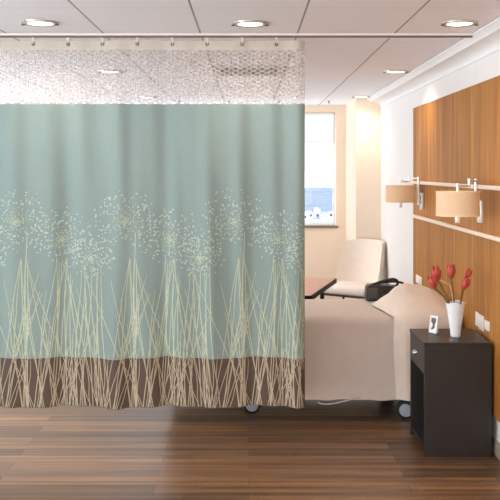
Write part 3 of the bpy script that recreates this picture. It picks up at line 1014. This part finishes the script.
# ------------------------------------------------------------------ wall plates
def plate(y0, y1, z0, z1, label, n, cat='socket', name='wall_socket'):
    t = thing(name, label, cat, (PX, (y0 + y1) / 2, (z0 + z1) / 2), 0, 'wall plates by the nightstand' if n != 'far' else None)
    w, h = (y1 - y0) / 2, (z1 - z0) / 2
    bm = B(); bx(bm, -.009, -.0005, -w, w, -h, h, .003, 2); obj('cover_plate', bm, M['plate'], t, True)
    if n in ('rocker', 'far'):
        bm = B(); bx(bm, -.013, -.0095, -w * .45, w * .45, -h * .6, h * .6, .002, 2); obj('rocker', bm, M['card'], t, True)
    else:
        for s in (-1, 1):
            bm = B(); bx(bm, -.0105, -.0095, -w * .3, w * .3, s * h * .45 - h * .2, s * h * .45 + h * .2); obj('outlet', bm, M['slot'], t)
plate(5.715, 5.79, .752, .845, 'tall ivory wall plate nearest the vase', 'rocker', 'switch', 'wall_switch')
plate(5.60, 5.708, .742, .842, 'widest ivory wall plate, middle of the three beside the nightstand', 'rocker', 'switch', 'wall_switch')
plate(5.465, 5.572, .765, .828, 'short ivory wall plate, furthest from the vase', 'rocker', 'switch', 'wall_switch')
plate(7.60, 7.86, .772, .847, 'ivory wall plate on the timber panel just above the pillow', 'far', 'switch', 'wall_switch')

# ------------------------------------------------------------------ wall lamps
def lamp(name_label, plate_y, elbow, shade):
    t = thing('wall_lamp', name_label, 'lamp', (PX - .001, plate_y, 1.53), 0, 'swing arm wall lamps on the timber panel')
    X0, Y0, Z0 = t.location
    def l(p): return (p[0] - X0, p[1] - Y0, p[2] - Z0)
    bm = B(); bx(bm, -.022, 0, -.045, .045, -.075, .077, .003, 2); obj('wall_plate', bm, M['chrome'], t, True)
    bm = B(); bx(bm, -.0235, -.0222, -.018, .018, -.02, .05, .0005, 1); obj('switch_plate', bm, M['nickel_dark'], t)
    bm = B(); tube(bm, [l((1.508, plate_y, 1.50)), l((1.508, plate_y, 1.748))], .0095, 12)
    tube(bm, [l((1.508, plate_y, 1.54)), l((1.53, plate_y, 1.54))], .007, 10)
    obj('upright_rod', bm, M['chrome'], t, True)
    bm = B(); tube(bm, [l((1.508, plate_y, 1.733)), l((elbow[0], elbow[1], 1.733))], .0075, 10)
    tube(bm, [l((elbow[0], elbow[1], 1.69)), l((elbow[0], elbow[1], 1.75))], .010, 12); obj('upper_arm', bm, M['chrome'], t, True)
    bm = B(); tube(bm, [l((elbow[0], elbow[1], 1.704)), l((shade[0], shade[1], 1.704))], .0075, 10)
    tube(bm, [l((shade[0], shade[1], 1.722)), l((shade[0], shade[1], 1.60))], .009, 12); obj('lower_arm', bm, M['chrome'], t, True)
    sx, sy, _ = l((shade[0], shade[1], 0))
    bm = B()
    lathe(bm, [(.134, 1.518 - Z0), (.134, 1.672 - Z0), (.132, 1.672 - Z0), (.132, 1.518 - Z0), (.134, 1.518 - Z0)], 48, (sx, sy, 0)); obj('lamp_shade', bm, M['shade'], t, True)
    for z in (1.518, 1.664):
        bm = B(); lathe(bm, [(.1345, z - Z0), (.136, z - Z0), (.136, z + .009 - Z0), (.1345, z + .009 - Z0), (.1345, z - Z0)], 48, (sx, sy, 0)); obj('shade_trim', bm, M['shade_trim'], t, True)
    bm = B()
    for k in range(3):
        a = k * 2 * math.pi / 3 + .5
        tube(bm, [(sx, sy, 1.655 - Z0), (sx + .1315 * math.cos(a), sy + .1315 * math.sin(a), 1.668 - Z0)], .002, 6)
    obj('shade_spider', bm, M['chrome'], t, True)
    bm = B(); lathe(bm, [(0, 1.535 - Z0), (.02, 1.54 - Z0), (.028, 1.56 - Z0), (.02, 1.585 - Z0), (.012, 1.6 - Z0), (0, 1.6 - Z0)], 16, (sx, sy, 0)); obj('bulb', bm, M['bulb'], t, True)
    bm = B(); tube(bm, [(sx, sy, 1.536 - Z0), (sx, sy, 1.515 - Z0)], .006, 8)
    box(bm, (sx, sy, 1.497 - Z0), (.027, .027, .05), .003, 2); obj('finial', bm, M['chrome'], t, True)
    ld = bpy.data.lights.new('lamp_glow', 'POINT'); ld.energy = LAMP_E; ld.color = (1, .86, .66); ld.shadow_soft_size = .03
    lo = bpy.data.objects.new('lamp_glow', ld); COL.objects.link(lo); lo.location = (shade[0] - .045, shade[1], 1.575)
LAMP_E = 0.9
lamp('swing arm wall lamp above the bed, overlapping the white wall', 7.57, (1.452, 7.70), (1.363, 7.65))
lamp('swing arm wall lamp above the nightstand, nearer of the pair', 5.655, (1.425, 5.50), (1.312, 5.345))

# ------------------------------------------------------------------ daylight
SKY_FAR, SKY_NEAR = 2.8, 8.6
w = bpy.data.worlds.new('World'); SC.world = w
w.use_nodes = True
nt = w.node_tree
bg = nt.nodes['Background']
tc = nt.nodes.new('ShaderNodeTexCoord')
sx = nt.nodes.new('ShaderNodeSeparateXYZ'); nt.links.new(tc.outputs['Generated'], sx.inputs[0])
cr = nt.nodes.new('ShaderNodeValToRGB')
cr.color_ramp.elements[0].position = 0.0; cr.color_ramp.elements[0].color = (.86, .93, 1.0, 1)
cr.color_ramp.elements[1].position = 0.5; cr.color_ramp.elements[1].color = (.80, .90, 1.0, 1)
e = cr.color_ramp.elements.new(.12); e.color = (.97, .985, 1.0, 1)
nt.links.new(sx.outputs['Z'], cr.inputs['Fac'])
nt.links.new(cr.outputs['Color'], bg.inputs['Color'])
# sky boosted behind and beside the viewer to light the room, dimmer over the horizon
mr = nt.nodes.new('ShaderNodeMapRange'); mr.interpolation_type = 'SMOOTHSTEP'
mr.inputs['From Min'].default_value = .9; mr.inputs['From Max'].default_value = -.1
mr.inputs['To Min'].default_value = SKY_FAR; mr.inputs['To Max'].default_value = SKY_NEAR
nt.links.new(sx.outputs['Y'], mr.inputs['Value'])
# strength added below the horizon to throw light up onto the ceiling
low_boost = math_node(nt, 'LESS_THAN', sx.outputs['Z'], 0.0)
low_boost = math_node(nt, 'ADD', math_node(nt, 'MULTIPLY', low_boost, 0.5), 1.0)
nt.links.new(math_node(nt, 'MULTIPLY', low_boost, mr.outputs['Result']), bg.inputs['Strength'])
def portal(loc, rot, sx_, sy_):
    ld = bpy.data.lights.new('daylight_opening', 'AREA'); ld.shape = 'RECTANGLE'; ld.size = sx_; ld.size_y = sy_
    ld.cycles.is_portal = True
    o = bpy.data.objects.new('daylight_opening', ld); COL.objects.link(o); o.location = loc; o.rotation_euler = rot
portal(((WO[0] + WO[1]) / 2, YB + .16, (WO[2] + WO[3]) / 2), (R(-90), 0, 0), WO[1] - WO[0], WO[3] - WO[2])
portal(((FO[0] + FO[1]) / 2, YF - .16, (FO[2] + FO[3]) / 2), (R(90), 0, 0), FO[1] - FO[0], FO[3] - FO[2])
portal((XL - .16, (L2[0] + L2[1]) / 2, (L2[2] + L2[3]) / 2), (R(90), 0, R(-90)), L2[1] - L2[0], L2[3] - L2[2])
portal((XL - .16, (LO[0] + LO[1]) / 2, (LO[2] + LO[3]) / 2), (R(90), 0, R(-90)), LO[1] - LO[0], LO[3] - LO[2])

# ------------------------------------------------------------------ camera
cd = bpy.data.cameras.new('camera'); cam = bpy.data.objects.new('camera', cd); COL.objects.link(cam)
cam.location = (0, 0, CAM_H); cam.rotation_euler = (R(90), 0, 0)
cd.sensor_width = 36; cd.lens = F / 500 * 36
cd.shift_y = -79 / 500; cd.shift_x = 1 / 500
cd.clip_end = 5000
SC.camera = cam
SC.view_settings.view_transform = 'Standard'
SC.view_settings.look = 'None'
SC.view_settings.exposure = -0.24
SC.view_settings.gamma = 1.0
SC.view_settings.use_curve_mapping = False
SC.cycles.use_denoising = True
SC.cycles.max_bounces = 10
SC.cycles.transparent_max_bounces = 16
SC.cycles.sample_clamp_indirect = 6
